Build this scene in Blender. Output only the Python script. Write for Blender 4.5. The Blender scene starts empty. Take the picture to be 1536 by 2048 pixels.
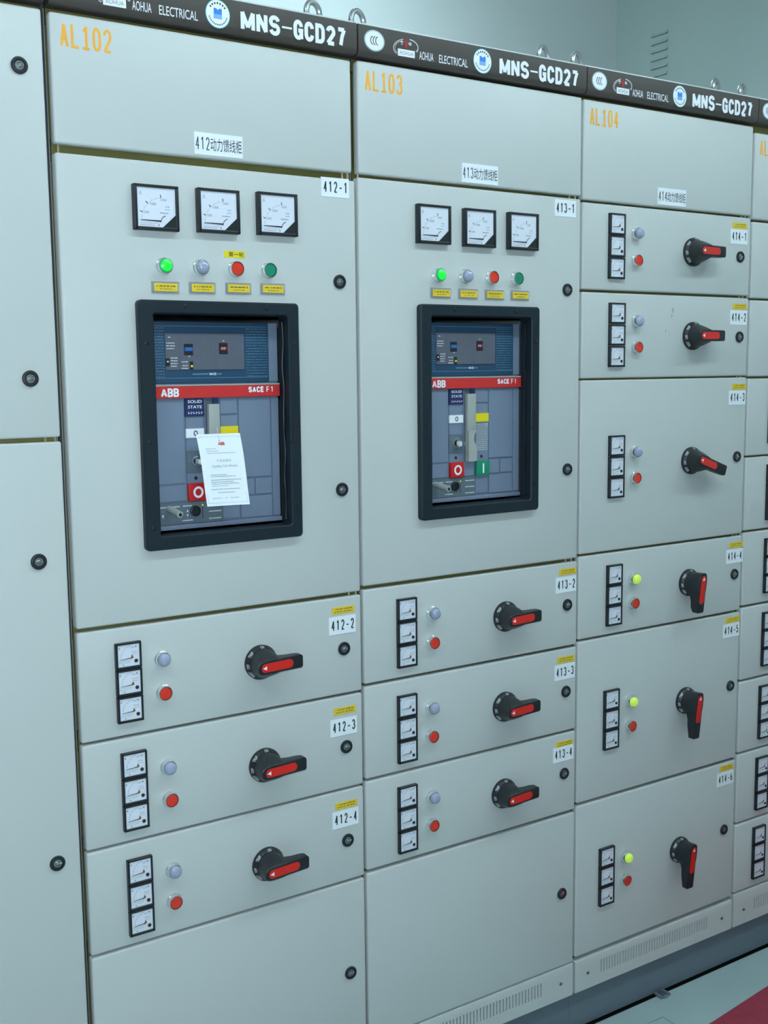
import bpy, bmesh, math, random
from mathutils import Vector, Matrix
random.seed(7)
SC = bpy.context.scene
COL = SC.collection

# ------------------------------------------------------------------ camera, world, exposure
cam_d = bpy.data.cameras.new('camera')
cam = bpy.data.objects.new('camera', cam_d)
COL.objects.link(cam)
SC.camera = cam
cam_d.sensor_fit = 'HORIZONTAL'
cam_d.sensor_width = 36.0
cam_d.lens = 36.0 * 2268.7 / 1536.0
cam_d.clip_start = 0.02
YAW, PITCH, ROLL = 0.584219, -0.124143, -0.010882
_f = Vector((math.sin(YAW) * math.cos(PITCH), math.cos(YAW) * math.cos(PITCH), math.sin(PITCH)))
_r = Vector((math.cos(YAW), -math.sin(YAW), 0))
_u = _r.cross(_f)
_r2 = _r * math.cos(ROLL) + _u * math.sin(ROLL)
_u2 = -_r * math.sin(ROLL) + _u * math.cos(ROLL)
_m = Matrix((( _r2.x, _u2.x, -_f.x), (_r2.y, _u2.y, -_f.y), (_r2.z, _u2.z, -_f.z))).to_4x4()
_m.translation = Vector((-0.6248, -1.93698, 1.6343))
cam.matrix_world = _m

world = bpy.data.worlds.new('world')
SC.world = world
world.use_nodes = True
world.node_tree.nodes['Background'].inputs[0].default_value = (0.55, 0.8, 0.9, 1)
world.node_tree.nodes['Background'].inputs[1].default_value = 0.05
SC.view_settings.view_transform = 'Standard'
SC.view_settings.look = 'None'
SC.view_settings.exposure = 0.0
SC.view_settings.gamma = 1.0
SC.view_settings.use_curve_mapping = False

TUBE_COLOUR = (0.74, 0.965, 1.05)
TUBE_STRENGTH = 48.0
# fluorescent fixtures: x, y, z of the centre; rear pair added as wall light
FIXTURES = [(-1.10, -1.25, 3.15), (0.95, -1.25, 3.15), (2.60, -1.25, 3.15), (-0.2, 1.55, 3.45), (1.75, 1.55, 3.45)]

# the camera's own fill flash
fl_d = bpy.data.lights.new('camera_flash', 'POINT')
fl_d.energy = 82.0
fl_d.color = (0.78, 0.95, 1.10)
fl_d.shadow_soft_size = 0.03
flash = bpy.data.objects.new('camera_flash', fl_d)
flash.location = (-0.66, -1.95, 1.69)
COL.objects.link(flash)

# ------------------------------------------------------------------ materials
def mat(name, col, rough=0.5, metal=0.0, coat=0.0, emit=0.0, ecol=None, bump=0.0, bscale=300.0, vary=0.0, vscale=4.0, spec=0.5):
    m = bpy.data.materials.new(name)
    m.use_nodes = True
    nt = m.node_tree
    b = nt.nodes['Principled BSDF']
    b.inputs['Base Color'].default_value = (*col, 1)
    b.inputs['Roughness'].default_value = rough
    b.inputs['Metallic'].default_value = metal
    b.inputs['Specular IOR Level'].default_value = spec
    b.inputs['Coat Weight'].default_value = coat
    b.inputs['Coat Roughness'].default_value = 0.08
    if emit:
        b.inputs['Emission Color'].default_value = (*(ecol or col), 1)
        b.inputs['Emission Strength'].default_value = emit
    if bump or vary:
        tc = nt.nodes.new('ShaderNodeTexCoord')
    if bump:
        n = nt.nodes.new('ShaderNodeTexNoise')
        n.inputs['Scale'].default_value = bscale
        n.inputs['Detail'].default_value = 2
        bp = nt.nodes.new('ShaderNodeBump')
        bp.inputs['Strength'].default_value = bump
        bp.inputs['Distance'].default_value = 0.001
        nt.links.new(tc.outputs['Object'], n.inputs['Vector'])
        nt.links.new(n.outputs['Fac'], bp.inputs['Height'])
        nt.links.new(bp.outputs['Normal'], b.inputs['Normal'])
    if vary:
        n2 = nt.nodes.new('ShaderNodeTexNoise')
        n2.inputs['Scale'].default_value = vscale
        n2.inputs['Detail'].default_value = 4
        mx = nt.nodes.new('ShaderNodeMix')
        mx.data_type = 'RGBA'
        mx.inputs[6].default_value = (*[c * (1 - vary) for c in col], 1)
        mx.inputs[7].default_value = (*[min(1, c * (1 + vary)) for c in col], 1)
        nt.links.new(tc.outputs['Object'], n2.inputs['Vector'])
        nt.links.new(n2.outputs['Fac'], mx.inputs[0])
        nt.links.new(mx.outputs[2], b.inputs['Base Color'])
    return m

M = dict(
    paint=mat('grey_powder_paint', (0.575, 0.595, 0.57), 0.42, bump=0.06, bscale=700, vary=0.015),
    header=mat('dark_brown_paint', (0.060, 0.049, 0.042), 0.42, bump=0.05, bscale=700),
    zinc=mat('yellow_passivated_zinc', (0.25, 0.225, 0.075), 0.42, metal=0.55, vary=0.35, vscale=9),
    sheet=mat('galvanised_sheet', (0.30, 0.33, 0.33), 0.5, metal=0.3),
    dark=mat('dark_cavity', (0.012, 0.013, 0.014), 0.9),
    black=mat('black_plastic', (0.011, 0.015, 0.018), 0.42, bump=0.05, bscale=900),
    flange=mat('charcoal_plastic', (0.0085, 0.0180, 0.0250), 0.5, spec=0.35, bump=0.08, bscale=1200),
    gasket=mat('black_rubber', (0.012, 0.012, 0.016), 0.3),
    chrome=mat('chrome', (0.82, 0.84, 0.84), 0.14, metal=1.0),
    steel=mat('steel', (0.40, 0.42, 0.42), 0.34, metal=1.0),
    brass=mat('brass_pin', (0.75, 0.62, 0.35), 0.3, metal=0.8),
    dial=mat('white_dial', (0.78, 0.80, 0.88), 0.35, coat=0.5),
    ink=mat('black_ink', (0.015, 0.02, 0.025), 0.6),
    greyink=mat('grey_ink', (0.30, 0.33, 0.36), 0.7),
    faint=mat('pale_grey_ink', (0.45, 0.48, 0.52), 0.7),
    rust=mat('copper_needle_hub', (0.30, 0.14, 0.05), 0.4, metal=0.4),
    dialgreen=mat('pale_green_print', (0.45, 0.62, 0.55), 0.6),
    paper=mat('white_paper', (0.86, 0.90, 0.93), 0.7),
    yellowink=mat('olive_ink', (0.22, 0.16, 0.02), 0.7),
    yellow=mat('yellow_label', (0.80, 0.56, 0.03), 0.6),
    brightyellow=mat('bright_yellow_plastic', (0.83, 0.65, 0.01), 0.45),
    orange=mat('orange_stencil_paint', (0.93, 0.42, 0.035), 0.6),
    white=mat('white_print', (0.86, 0.88, 0.92), 0.5),
    silver=mat('silver_print', (0.62, 0.62, 0.62), 0.5),
    darkred=mat('dark_red_print', (0.33, 0.02, 0.02), 0.5),
    blueprint=mat('blue_print', (0.03, 0.22, 0.68), 0.5),
    paleblue=mat('pale_blue_print', (0.20, 0.42, 0.80), 0.5),
    teal=mat('teal_print', (0.02, 0.40, 0.42), 0.5),
    red=mat('red_button_plastic', (0.72, 0.035, 0.015), 0.35, coat=0.3),
    insert=mat('red_insert_plastic', (0.70, 0.018, 0.010), 0.4),
    green=mat('green_button_plastic', (0.01, 0.24, 0.13), 0.35, coat=0.3),
    lit=mat('lit_green_lens', (0.02, 0.7, 0.05), 0.3, emit=0.7, ecol=(0.0, 1.0, 0.02)),
    litrim=mat('lit_green_lens_rim', (0.01, 0.45, 0.12), 0.3, emit=0.18, ecol=(0.0, 1.0, 0.12)),
    lime=mat('lit_lime_lens', (0.50, 0.66, 0.10), 0.3, emit=0.33, ecol=(0.62, 1.0, 0.10)),
    clear=mat('clear_lilac_lens', (0.36, 0.39, 0.52), 0.12, coat=0.8),
    breaker=mat('blue_grey_plastic', (0.175, 0.22, 0.30), 0.5, bump=0.05, bscale=900),
    breakerlite=mat('light_blue_grey_plastic', (0.20, 0.25, 0.30), 0.5),
    lockplate=mat('slate_plastic', (0.11, 0.15, 0.18), 0.5),
    trip=mat('blue_membrane', (0.024, 0.068, 0.128), 0.45, spec=0.35),
    tripdot=mat('pale_blue_dots', (0.12, 0.25, 0.34), 0.5),
    trippanel=mat('grey_membrane', (0.105, 0.115, 0.145), 0.5, spec=0.35, vary=0.12, vscale=60),
    redstrip=mat('red_nameplate', (0.60, 0.032, 0.030), 0.45, spec=0.35),
    navy=mat('navy_plate', (0.012, 0.022, 0.10), 0.5),
    lever=mat('beige_grey_plastic', (0.37, 0.39, 0.36), 0.5),
    groove=mat('groove_line', (0.07, 0.09, 0.12), 0.7),
    crimson=mat('crimson_plate', (0.58, 0.012, 0.012), 0.4),
    bluelcd=mat('blue_window', (0.01, 0.12, 0.45), 0.3),
    redlcd=mat('red_window', (0.30, 0.01, 0.03), 0.3),
    plinth=mat('dark_grey_plinth_paint', (0.14, 0.18, 0.215), 0.5, vary=0.06),
    floor=mat('grey_green_floor_paint', (0.37, 0.475, 0.465), 0.33, vary=0.06, vscale=7, bump=0.05, bscale=40),
    wall=mat('pale_wall_paint', (0.62, 0.68, 0.67), 0.8, vary=0.02),
    farwall=mat('grey_wall_paint', (0.30, 0.32, 0.32), 0.8, vary=0.02),
    sidewall=mat('grey_cladding_paint', (0.50, 0.60, 0.57), 0.6, vary=0.02),
    ceil=mat('white_ceiling_paint', (0.72, 0.72, 0.72), 0.9, vary=0.02),
    carpet=mat('red_rubber', (0.30, 0.026, 0.050), 0.75, bump=0.6, bscale=260, vary=0.25, vscale=45),
    tube=mat('lit_fluorescent_tube', (0.8, 0.8, 0.8), 0.4, emit=TUBE_STRENGTH, ecol=TUBE_COLOUR),
    housing=mat('white_enamel', (0.75, 0.75, 0.75), 0.4, vary=0.02),
    string=mat('white_cord', (0.7, 0.7, 0.7), 0.8),
)
def acrylic():
    m = bpy.data.materials.new('clear_acrylic')
    m.use_nodes = True
    nt = m.node_tree
    nt.nodes.clear()
    out = nt.nodes.new('ShaderNodeOutputMaterial')
    mix = nt.nodes.new('ShaderNodeMixShader'); mix.inputs[0].default_value = 0.28
    tr = nt.nodes.new('ShaderNodeBsdfTransparent'); tr.inputs[0].default_value = (0.97, 0.98, 0.99, 1)
    gl = nt.nodes.new('ShaderNodeBsdfPrincipled'); gl.inputs['Base Color'].default_value = (0.72, 0.74, 0.76, 1); gl.inputs['Roughness'].default_value = 0.12
    nt.links.new(tr.outputs[0], mix.inputs[1]); nt.links.new(gl.outputs[0], mix.inputs[2])
    nt.links.new(mix.outputs[0], out.inputs[0])
    return m
M['acrylic'] = acrylic()
def smear():
    m = bpy.data.materials.new('brown_smear')
    m.use_nodes = True
    nt = m.node_tree
    b = nt.nodes['Principled BSDF']
    b.inputs['Base Color'].default_value = (0.34, 0.28, 0.20, 1)
    b.inputs['Roughness'].default_value = 0.6
    tc = nt.nodes.new('ShaderNodeTexCoord')
    n = nt.nodes.new('ShaderNodeTexNoise'); n.inputs['Scale'].default_value = 120
    mr = nt.nodes.new('ShaderNodeMapRange')
    mr.inputs[1].default_value = 0.35; mr.inputs[2].default_value = 0.7; mr.inputs[3].default_value = 0.0; mr.inputs[4].default_value = 0.42
    nt.links.new(tc.outputs['Object'], n.inputs['Vector']); nt.links.new(n.outputs['Fac'], mr.inputs[0]); nt.links.new(mr.outputs[0], b.inputs['Alpha'])
    return m
M['scuff'] = smear()

# ------------------------------------------------------------------ mesh builder
_TEXT = {}
def glyphs(s, bold=0.0):
    k = (s, bold)
    if k not in _TEXT:
        c = bpy.data.curves.new('t', 'FONT')
        c.body = s
        c.size = 1.0
        c.offset = bold
        c.resolution_u = 3
        o = bpy.data.objects.new('t', c)
        me = bpy.data.meshes.new_from_object(o)
        vs = [(v.co.x, v.co.y) for v in me.vertices]
        fs = [tuple(p.vertices) for p in me.polygons]
        bpy.data.objects.remove(o); bpy.data.curves.remove(c); bpy.data.meshes.remove(me)
        xs = [v[0] for v in vs]; ys = [v[1] for v in vs]
        _TEXT[k] = (vs, fs, min(xs), max(xs), min(ys), max(ys))
    return _TEXT[k]

def _arc(cx, cz, rx, rz, a0, a1, n=12):
    return [(cx + rx*math.cos(math.radians(a0+(a1-a0)*k/n)), cz + rz*math.sin(math.radians(a0+(a1-a0)*k/n))) for k in range(n+1)]
# narrow gothic capitals and figures as centre lines in a unit cell
STROKES = {
    '0': [_arc(.5, .68, .5, .32, 0, 180) + _arc(.5, .32, .5, .32, 180, 360) + [(1, .68)]],
    '1': [[(.10, .80), (.55, 1.0)], [(.55, 1.04), (.55, 0)]],
    '2': [_arc(.5, .72, .5, .28, 170, -20) + [(0, 0), (1.04, 0)]],
    '3': [_arc(.46, .76, .48, .24, 165, -80) + _arc(.46, .27, .54, .27, 80, -165)],
    '4': [[(.70, -.04), (.70, 1), (0, .30), (1.05, .30)]],
    '5': [[(.92, 1), (.12, 1), (.06, .54)] + _arc(.46, .33, .54, .33, 125, -160)],
    '6': [[(.86, .97), (.55, .95), (.16, .72), (.01, .40)] + _arc(.5, .30, .49, .30, 170, -185, 18)],
    '7': [[(-.03, 1), (1, 1), (.62, .55), (.40, 0)]],
    '-': [[(0, .44), (1, .44)]],
    'A': [[(0, -.04), (.5, 1), (1, -.04)], [(.16, .30), (.84, .30)]],
    'B': [[(0, .5), (.55, .5)] + _arc(.55, .25, .45, .25, 90, -90) + [(0, 0), (0, 1), (.52, 1)] + _arc(.52, .75, .43, .25, 90, -90) + [(.1, .5)]],
    'C': [_arc(.5, .68, .5, .32, 5, 180) + _arc(.5, .32, .5, .32, 180, 355)],
    'D': [[(.10, 0), (0, 0), (0, 1), (.45, 1)] + _arc(.5, .68, .5, .32, 90, 0) + _arc(.5, .32, .5, .32, 0, -90) + [(.05, 0)]],
    'E': [[(1, 1), (0, 1), (0, 0), (1.03, 0)], [(0, .52), (.88, .52)]],
    'F': [[(1, 1), (0, 1), (0, -.04)], [(0, .50), (.88, .50)]],
    'G': [_arc(.5, .68, .5, .32, 5, 180) + _arc(.5, .32, .5, .32, 180, 330) + [(1, .46), (.50, .46)], [(1, .46), (1, -.05)]],
    'L': [[(0, 1.04), (0, 0), (1.05, 0)]],
    'M': [[(0, -.04), (0, 1), (.5, .10), (1, 1), (1, -.04)]],
    'N': [[(0, -.04), (0, 1), (1, 0), (1, 1.04)]],
    'S': [_arc(.5, .74, .5, .26, 10, 265) + _arc(.5, .26, .5, .26, 85, -170)],
}
class MB:
    """Collects shapes; build() links them as ONE mesh object. Front faces look along -Y."""
    def __init__(s):
        s.v, s.f, s.mi, s.mats = [], [], [], []
    def slot(s, m):
        m = M[m]
        if m not in s.mats: s.mats.append(m)
        return s.mats.index(m)
    def raw(s, vs, fs, m):
        b = len(s.v); i = s.slot(m)
        s.v += [tuple(v) for v in vs]
        for f in fs:
            s.f.append(tuple(b + k for k in f)); s.mi.append(i)
    def bm(s, bm, m):
        bm.verts.index_update()
        s.raw([v.co[:] for v in bm.verts], [[v.index for v in f.verts] for f in bm.faces], m)
        bm.free()
    def box(s, x0, x1, y0, y1, z0, z1, m, bev=0.0, seg=2):
        if not bev:
            s.raw([(x0,y0,z0),(x1,y0,z0),(x1,y1,z0),(x0,y1,z0),(x0,y0,z1),(x1,y0,z1),(x1,y1,z1),(x0,y1,z1)],
                  [(0,3,2,1),(4,5,6,7),(0,1,5,4),(1,2,6,5),(2,3,7,6),(3,0,4,7)], m)
            return
        bm = bmesh.new()
        bmesh.ops.create_cube(bm, size=1)
        for v in bm.verts:
            v.co = Vector(((x0+x1)/2 + v.co.x*(x1-x0), (y0+y1)/2 + v.co.y*(y1-y0), (z0+z1)/2 + v.co.z*(z1-z0)))
        bmesh.ops.bevel(bm, geom=list(bm.edges), offset=bev, segments=seg, profile=0.5, affect='EDGES')
        s.bm(bm, m)
    def quad(s, x0, x1, z0, z1, y, m):
        s.raw([(x0,y,z0),(x1,y,z0),(x1,y,z1),(x0,y,z1)], [(0,1,2,3)], m)
    def poly(s, pts, y0, y1, m):
        """outline in (x,z), counter-clockwise seen from the front, extruded from front y0 to back y1"""
        n = len(pts)
        vs = [(p[0], y0, p[1]) for p in pts] + [(p[0], y1, p[1]) for p in pts]
        fs = [tuple(range(n)), tuple(range(2*n-1, n-1, -1))] + [(i, i+n, (i+1) % n + n, (i+1) % n) for i in range(n)]
        s.raw(vs, fs, m)
    def lathe(s, cx, cz, prof, m, n=32, y=0.0):
        """prof: (radius, distance in front of y), first point innermost or outermost; radius 0 closes"""
        vs, fs, rows = [], [], []
        for r, d in prof:
            if r <= 1e-9:
                rows.append([len(vs)]); vs.append((cx, y-d, cz))
            else:
                rows.append(list(range(len(vs), len(vs)+n)))
                vs += [(cx + r*math.cos(2*math.pi*k/n), y-d, cz + r*math.sin(2*math.pi*k/n)) for k in range(n)]
        for a, b in zip(rows, rows[1:]):
            for k in range(n):
                k2 = (k+1) % n
                if len(a) == 1 and len(b) == 1: continue
                if len(a) == 1: fs.append((a[0], b[k], b[k2]))
                elif len(b) == 1: fs.append((a[k], a[k2], b[0]))
                else: fs.append((a[k], a[k2], b[k2], b[k]))
        s.raw(vs, fs, m)
    def disc(s, cx, cz, r, y, m, n=28, rz=None):
        rz = rz or r
        s.raw([(cx + r*math.cos(2*math.pi*k/n), y, cz + rz*math.sin(2*math.pi*k/n)) for k in range(n)], [tuple(range(n))], m)
    def arc(s, cx, cz, rx, rz, wd, a0, a1, y, m, n=14, tilt=0.0):
        vs, fs = [], []
        ct, st = math.cos(tilt), math.sin(tilt)
        for k in range(n+1):
            a = math.radians(a0 + (a1-a0)*k/n)
            for sgn in (-1, 1):
                px, pz = (rx+sgn*wd/2)*math.cos(a), (rz+sgn*wd/2)*math.sin(a)
                vs.append((cx + px*ct - pz*st, y, cz + px*st + pz*ct))
        fs = [(2*k, 2*k+1, 2*k+3, 2*k+2) for k in range(n)]
        s.raw(vs, fs, m)
    def line(s, x0, z0, x1, z1, w, y, m):
        dx, dz = x1-x0, z1-z0
        L = math.hypot(dx, dz) or 1
        nx, nz = -dz/L*w/2, dx/L*w/2
        s.raw([(x0-nx,y,z0-nz),(x1-nx,y,z1-nz),(x1+nx,y,z1+nz),(x0+nx,y,z0+nz)], [(0,1,2,3)], m)
    def text(s, t, x0, x1, z0, z1, y, m, bold=0.0, rot=0.0):
        vs, fs, a, b, c, d = glyphs(t, bold)
        if not rot:
            s.raw([(x0 + (v[0]-a)/(b-a)*(x1-x0), y, z0 + (v[1]-c)/(d-c)*(z1-z0)) for v in vs], fs, m)
        else:
            cx, cz = (x0+x1)/2, (z0+z1)/2
            ca, sa = math.cos(rot), math.sin(rot)
            out = []
            for v in vs:
                px = ((v[0]-a)/(b-a)-0.5)*(x1-x0); pz = ((v[1]-c)/(d-c)-0.5)*(z1-z0)
                out.append((cx + px*ca - pz*sa, y, cz + px*sa + pz*ca))
            s.raw(out, fs, m)
    def stroke(s, pts, t, y, m):
        """one ribbon quad per segment, mitred at gentle corners and butted at sharp ones; each quad lies
        a hair in front of the one before, so crossing strokes never coincide"""
        n = len(pts)
        def nrm(a, c):
            dx, dz = c[0]-a[0], c[1]-a[1]; L = math.hypot(dx, dz) or 1
            return (-dz/L, dx/L)
        N = [nrm(pts[i], pts[i+1]) for i in range(n-1)]
        def side(i, j):                       # offset at point i for segment j
            o = N[j]
            if 0 < i < n-1:
                q = N[i] if j == i-1 else N[i-1]
                mx, mz = o[0]+q[0], o[1]+q[1]; L = math.hypot(mx, mz)
                if L > 1.15: return (mx/L*2/L, mz/L*2/L)
            return o
        for j in range(n-1):
            a, c = side(j, j), side(j+1, j)
            yj = y - 0.000012*j
            p, q, h = pts[j], pts[j+1], t/2
            s.raw([(p[0]+a[0]*h, yj, p[1]+a[1]*h), (p[0]-a[0]*h, yj, p[1]-a[1]*h), (q[0]-c[0]*h, yj, q[1]-c[1]*h), (q[0]+c[0]*h, yj, q[1]+c[1]*h)], [(0, 1, 2, 3)], m)
    def gothic(s, word, x0, x1, z0, z1, t, y, m, gap=0.35, narrow={}):
        """letters of equal cells between x0 and x1; t is the stroke width, gap the space between letters in cell widths"""
        ws = [narrow.get(c, 1.0) for c in word]
        u = (x1-x0)/(sum(ws)+gap*(len(word)-1))
        x = x0
        for j, c in enumerate(word):
            w = u*ws[j]
            for k, line in enumerate(STROKES.get(c, [])):
                s.stroke([(x+t/2+px*(w-t), z0+t/2+pz*(z1-z0-t)) for px, pz in line], t, y - 0.0002*k, m)
            x += w + u*gap
    def fine(s, x0, x1, z, h, y, m, seed=0, gap=0.25):
        """a line of print too small to read: short dashes"""
        r = random.Random(seed)
        x = x0
        while x < x1 - 1e-4:
            w = min(x1-x, h*r.uniform(0.7, 3.0))
            s.quad(x, x+w, z-h/2, z+h/2, y, m)
            x += w + h*gap*r.uniform(0.8, 2)
    def tube(s, pts, r, m, n=10, closed=False):
        pts = [Vector(p) for p in pts]
        N = len(pts); vs, fs = [], []
        for i, p in enumerate(pts):
            d = (pts[(i+1) % N]-pts[i-1]) if closed else (pts[min(i+1, N-1)]-pts[max(i-1, 0)])
            d.normalize()
            ref = Vector((0, 1, 0)) if abs(d.y) < 0.9 else Vector((1, 0, 0))
            a = d.cross(ref).normalized(); b = d.cross(a)
            vs += [p + (a*math.cos(2*math.pi*k/n) + b*math.sin(2*math.pi*k/n))*r for k in range(n)]
        for i in range(N if closed else N-1):
            j = (i+1) % N
            for k in range(n):
                fs.append((i*n+k, j*n+k, j*n+(k+1) % n, i*n+(k+1) % n))
        if not closed:
            fs += [tuple(range(n)), tuple((N-1)*n+k for k in reversed(range(n)))]
        s.raw(vs, fs, m)
    def mesh(s, name):
        me = bpy.data.meshes.new(name)
        me.from_pydata(s.v, [], s.f)
        for m in s.mats: me.materials.append(m)
        me.polygons.foreach_set('material_index', s.mi)
        me.validate()
        me.shade_smooth()
        me.set_sharp_from_angle(angle=math.radians(32))
        return me
    def build(s, name, parent=None, loc=(0, 0, 0)):
        return put(name, s.mesh(name), parent, loc)

def put(name, me, parent=None, loc=(0, 0, 0)):
    o = bpy.data.objects.new(name, me)
    o.location = loc
    if parent: o.parent = parent
    COL.objects.link(o)
    return o
def thing(name, label, cat, loc, group=None):
    o = bpy.data.objects.new(name, None)
    o.empty_display_size = 0.05
    o.location = loc
    o['label'] = label; o['category'] = cat
    if group: o['group'] = group
    COL.objects.link(o)
    return o
def tag(o, label, cat, group=None):
    o['label'] = label; o['category'] = cat
    if group: o['group'] = group
    return o
def struct(o):
    o['kind'] = 'structure'
    return o

# ------------------------------------------------------------------ the room
RX, LX, BY, FY, CZ = 3.73, -3.6, 2.445, -4.2, 3.9
fl = MB()
hx0, hx1, hy0, hy1 = 0.66, 1.441, -0.420, -0.070
for (a, b, c, d) in ((LX, RX, FY, hy0), (LX, hx0, hy0, hy1), (hx1, RX, hy0, hy1), (LX, RX, hy1, 0.004)):
    fl.box(a, b, c, d, -0.03, 0.0, 'floor')
fl.box(LX, RX, 0.060, BY, -0.03, 0.0, 'floor')
fl.box(LX, RX, FY, BY, -0.10, -0.075, 'dark')
struct(fl.build('floor'))
w = MB(); w.box(LX, RX + 0.1, BY, BY+0.1, -0.1, CZ, 'wall'); struct(w.build('wall_back'))
w = MB(); w.box(RX, RX+0.1, FY, BY, -0.1, CZ, 'sidewall'); struct(w.build('wall_right'))
w = MB(); w.box(LX-0.1, LX, FY, BY, -0.1, CZ, 'farwall'); struct(w.build('wall_left'))
w = MB(); w.box(LX-0.1, RX+0.1, FY-0.1, FY, -0.1, CZ, 'farwall'); struct(w.build('wall_front'))
w = MB(); w.box(LX-0.1, RX+0.1, FY-0.1, BY+0.1, CZ, CZ+0.1, 'ceil'); struct(w.build('ceiling'))

# louvres pressed into the right wall
lv = thing('louvre_vent', 'small louvred vent of short slanted slots high on the grey wall behind the cabinets', 'vent', (RX, 2.15, 3.06))
for k in range(7):
    z = 0.20 - k*0.0385
    s = MB()
    s.raw([(0,-0.056,z+0.008),(0,0.056,z+0.008),(-0.009,0.052,z-0.008),(-0.009,-0.052,z-0.008),(0,-0.052,z-0.009),(0,0.052,z-0.009)],
          [(0,1,2,3),(3,2,5,4)], 'sidewall')
    s.raw([(-0.0004,-0.053,z-0.0105),(-0.0004,0.053,z-0.0105),(-0.0004,0.053,z-0.008),(-0.0004,-0.053,z-0.008)], [(0,1,2,3)], 'dark')
    s.build('louvre', lv)

# fluorescent battens; those behind the cabinets are added to brighten the back wall
for i, (x, y, z) in enumerate(FIXTURES):
    where = 'gap behind the cabinets, added out of view to brighten the back wall' if y > 0 else 'aisle in front of the cabinets' if y > -2 else 'far side of the aisle'
    f = thing('fluorescent_light', 'white twin tube fluorescent batten hung over the ' + where, 'ceiling light', (x, y, z), 'fluorescent lights over the ' + where)
    h = MB(); h.box(-0.62, 0.62, -0.06, 0.06, 0.03, 0.075, 'housing', 0.006); h.build('housing', f)
    for sy in (-0.035, 0.035):
        t = MB(); t.tube([(-0.59, sy, 0.0), (0.59, sy, 0.0)], 0.015, 'tube', 12); t.build('tube', f)
    for sx in (-0.6, 0.6):
        e = MB(); e.box(sx-0.012, sx+0.012, -0.055, 0.055, -0.02, 0.032, 'housing', 0.003); e.build('end_cap', f)
    for sx in (-0.45, 0.45):
        r = MB(); r.tube([(sx, 0, 0.07), (sx, 0, CZ-z)], 0.006, 'steel', 8); r.build('hanging_rod', f)

# floor items
pl = MB(); pl.box(hx0+0.004, hx1-0.004, hy0+0.004, hy1-0.004, -0.012, 0.001, 'floor')
pl.box(hx0+0.02, hx1-0.02, hy0+0.02, hy1-0.02, -0.075, -0.012, 'floor')
tag(pl.build('trench_cover_plate'), 'grey green painted cover plate let into the floor in front of the cabinets', 'floor plate')
ck = MB(); ck.box(1.497, 1.533, -0.014, 0.014, 0.0, 0.007, 'plinth', 0.003)
ck.box(1.503, 1.520, -0.018, 0.010, 0.004, 0.011, 'steel', 0.003)
tag(ck.build('floor_clip'), 'small grey metal clip at the foot of the third cabinet on the floor gap', 'clip')
mt = MB()
mt.poly([(1.36, -1.0), (2.9, -1.0), (2.9, -0.02), (2.2, -0.062), (1.772, -0.1335), (1.518, -0.1635), (1.36, -0.176)], 0, 0.006, 'carpet')
# (outline drawn flat, then laid down on the floor)
mt.v = [(x, z, 0.0062 - y) for (x, y, z) in mt.v]
tag(mt.build('rubber_mat'), 'deep red ribbed rubber mat lying on the floor in the lower right corner', 'mat')

# ------------------------------------------------------------------ shared component meshes (origin on the panel face, front towards -Y)
def meter_small():
    h = 0.0243
    c = MB()
    for (a, b, cc, d) in ((-h, -h+0.0040, -h, h), (h-0.0034, h, -h, h), (-h, h, h-0.0036, h), (-h, h, -h, -h+0.0046)):
        c.box(a, b, -0.0085, 0.004, cc, d, 'black', 0.0005, 1)
    case = c.mesh('ammeter')
    d = MB()
    y = -0.0060
    d.box(-h+0.003, h-0.003, y, 0.002, -h+0.003, h-0.003, 'dial')
    y -= 0.0003
    px, pz = 0.0075, -0.0035
    d.arc(px, pz-0.001, 0.022, 0.022, 0.0004, 100, 178, y, 'greyink')
    for a in (102, 118, 134, 150, 164, 176):
        ca, sa = math.cos(math.radians(a)), math.sin(math.radians(a))
        d.line(px+0.0205*ca, pz+0.0205*sa, px+0.0225*ca, pz+0.0225*sa, 0.0007, y, 'greyink')
    d.text('A', -0.0185, -0.0155, 0.0125, 0.0170, y, 'ink')
    d.fine(0.004, 0.012, 0.0140, 0.0018, y, 'faint', 1)
    d.fine(0.006, 0.0155, 0.0060, 0.0014, y, 'faint', 2)
    d.fine(0.006, 0.0165, 0.0020, 0.0012, y, 'faint', 3)
    d.fine(-0.0185, 0.006, -0.0095, 0.0012, y, 'dialgreen', 4)
    d.fine(-0.0185, 0.004, -0.0125, 0.0012, y, 'dialgreen', 5)
    d.disc(0.0145, 0.0150, 0.0012, y, 'ink', 12)
    d.disc(-0.010, -0.0165, 0.0014, y, 'greyink', 12)
    face = d.mesh('dial')
    n = MB()
    n.poly([(-0.0165, -0.0065), (px, -0.0055), (px+0.001, -0.0045), (px, -0.0042), (-0.0165, -0.0060)], y-0.0009, y-0.0003, 'ink')
    n.poly([(0.0035, -0.0062), (0.0088, -0.0048), (0.0078, -0.0005), (0.0062, 0.0008)], y-0.0013, y-0.0003, 'rust')
    n.lathe(0.0140, -0.0110, [(0.0034, 0.0), (0.0034, 0.0010), (0.0022, 0.0016), (0.0, 0.0016)], 'ink', 16, y)
    return case, face, n.mesh('needle')
METER_S = meter_small()

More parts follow.
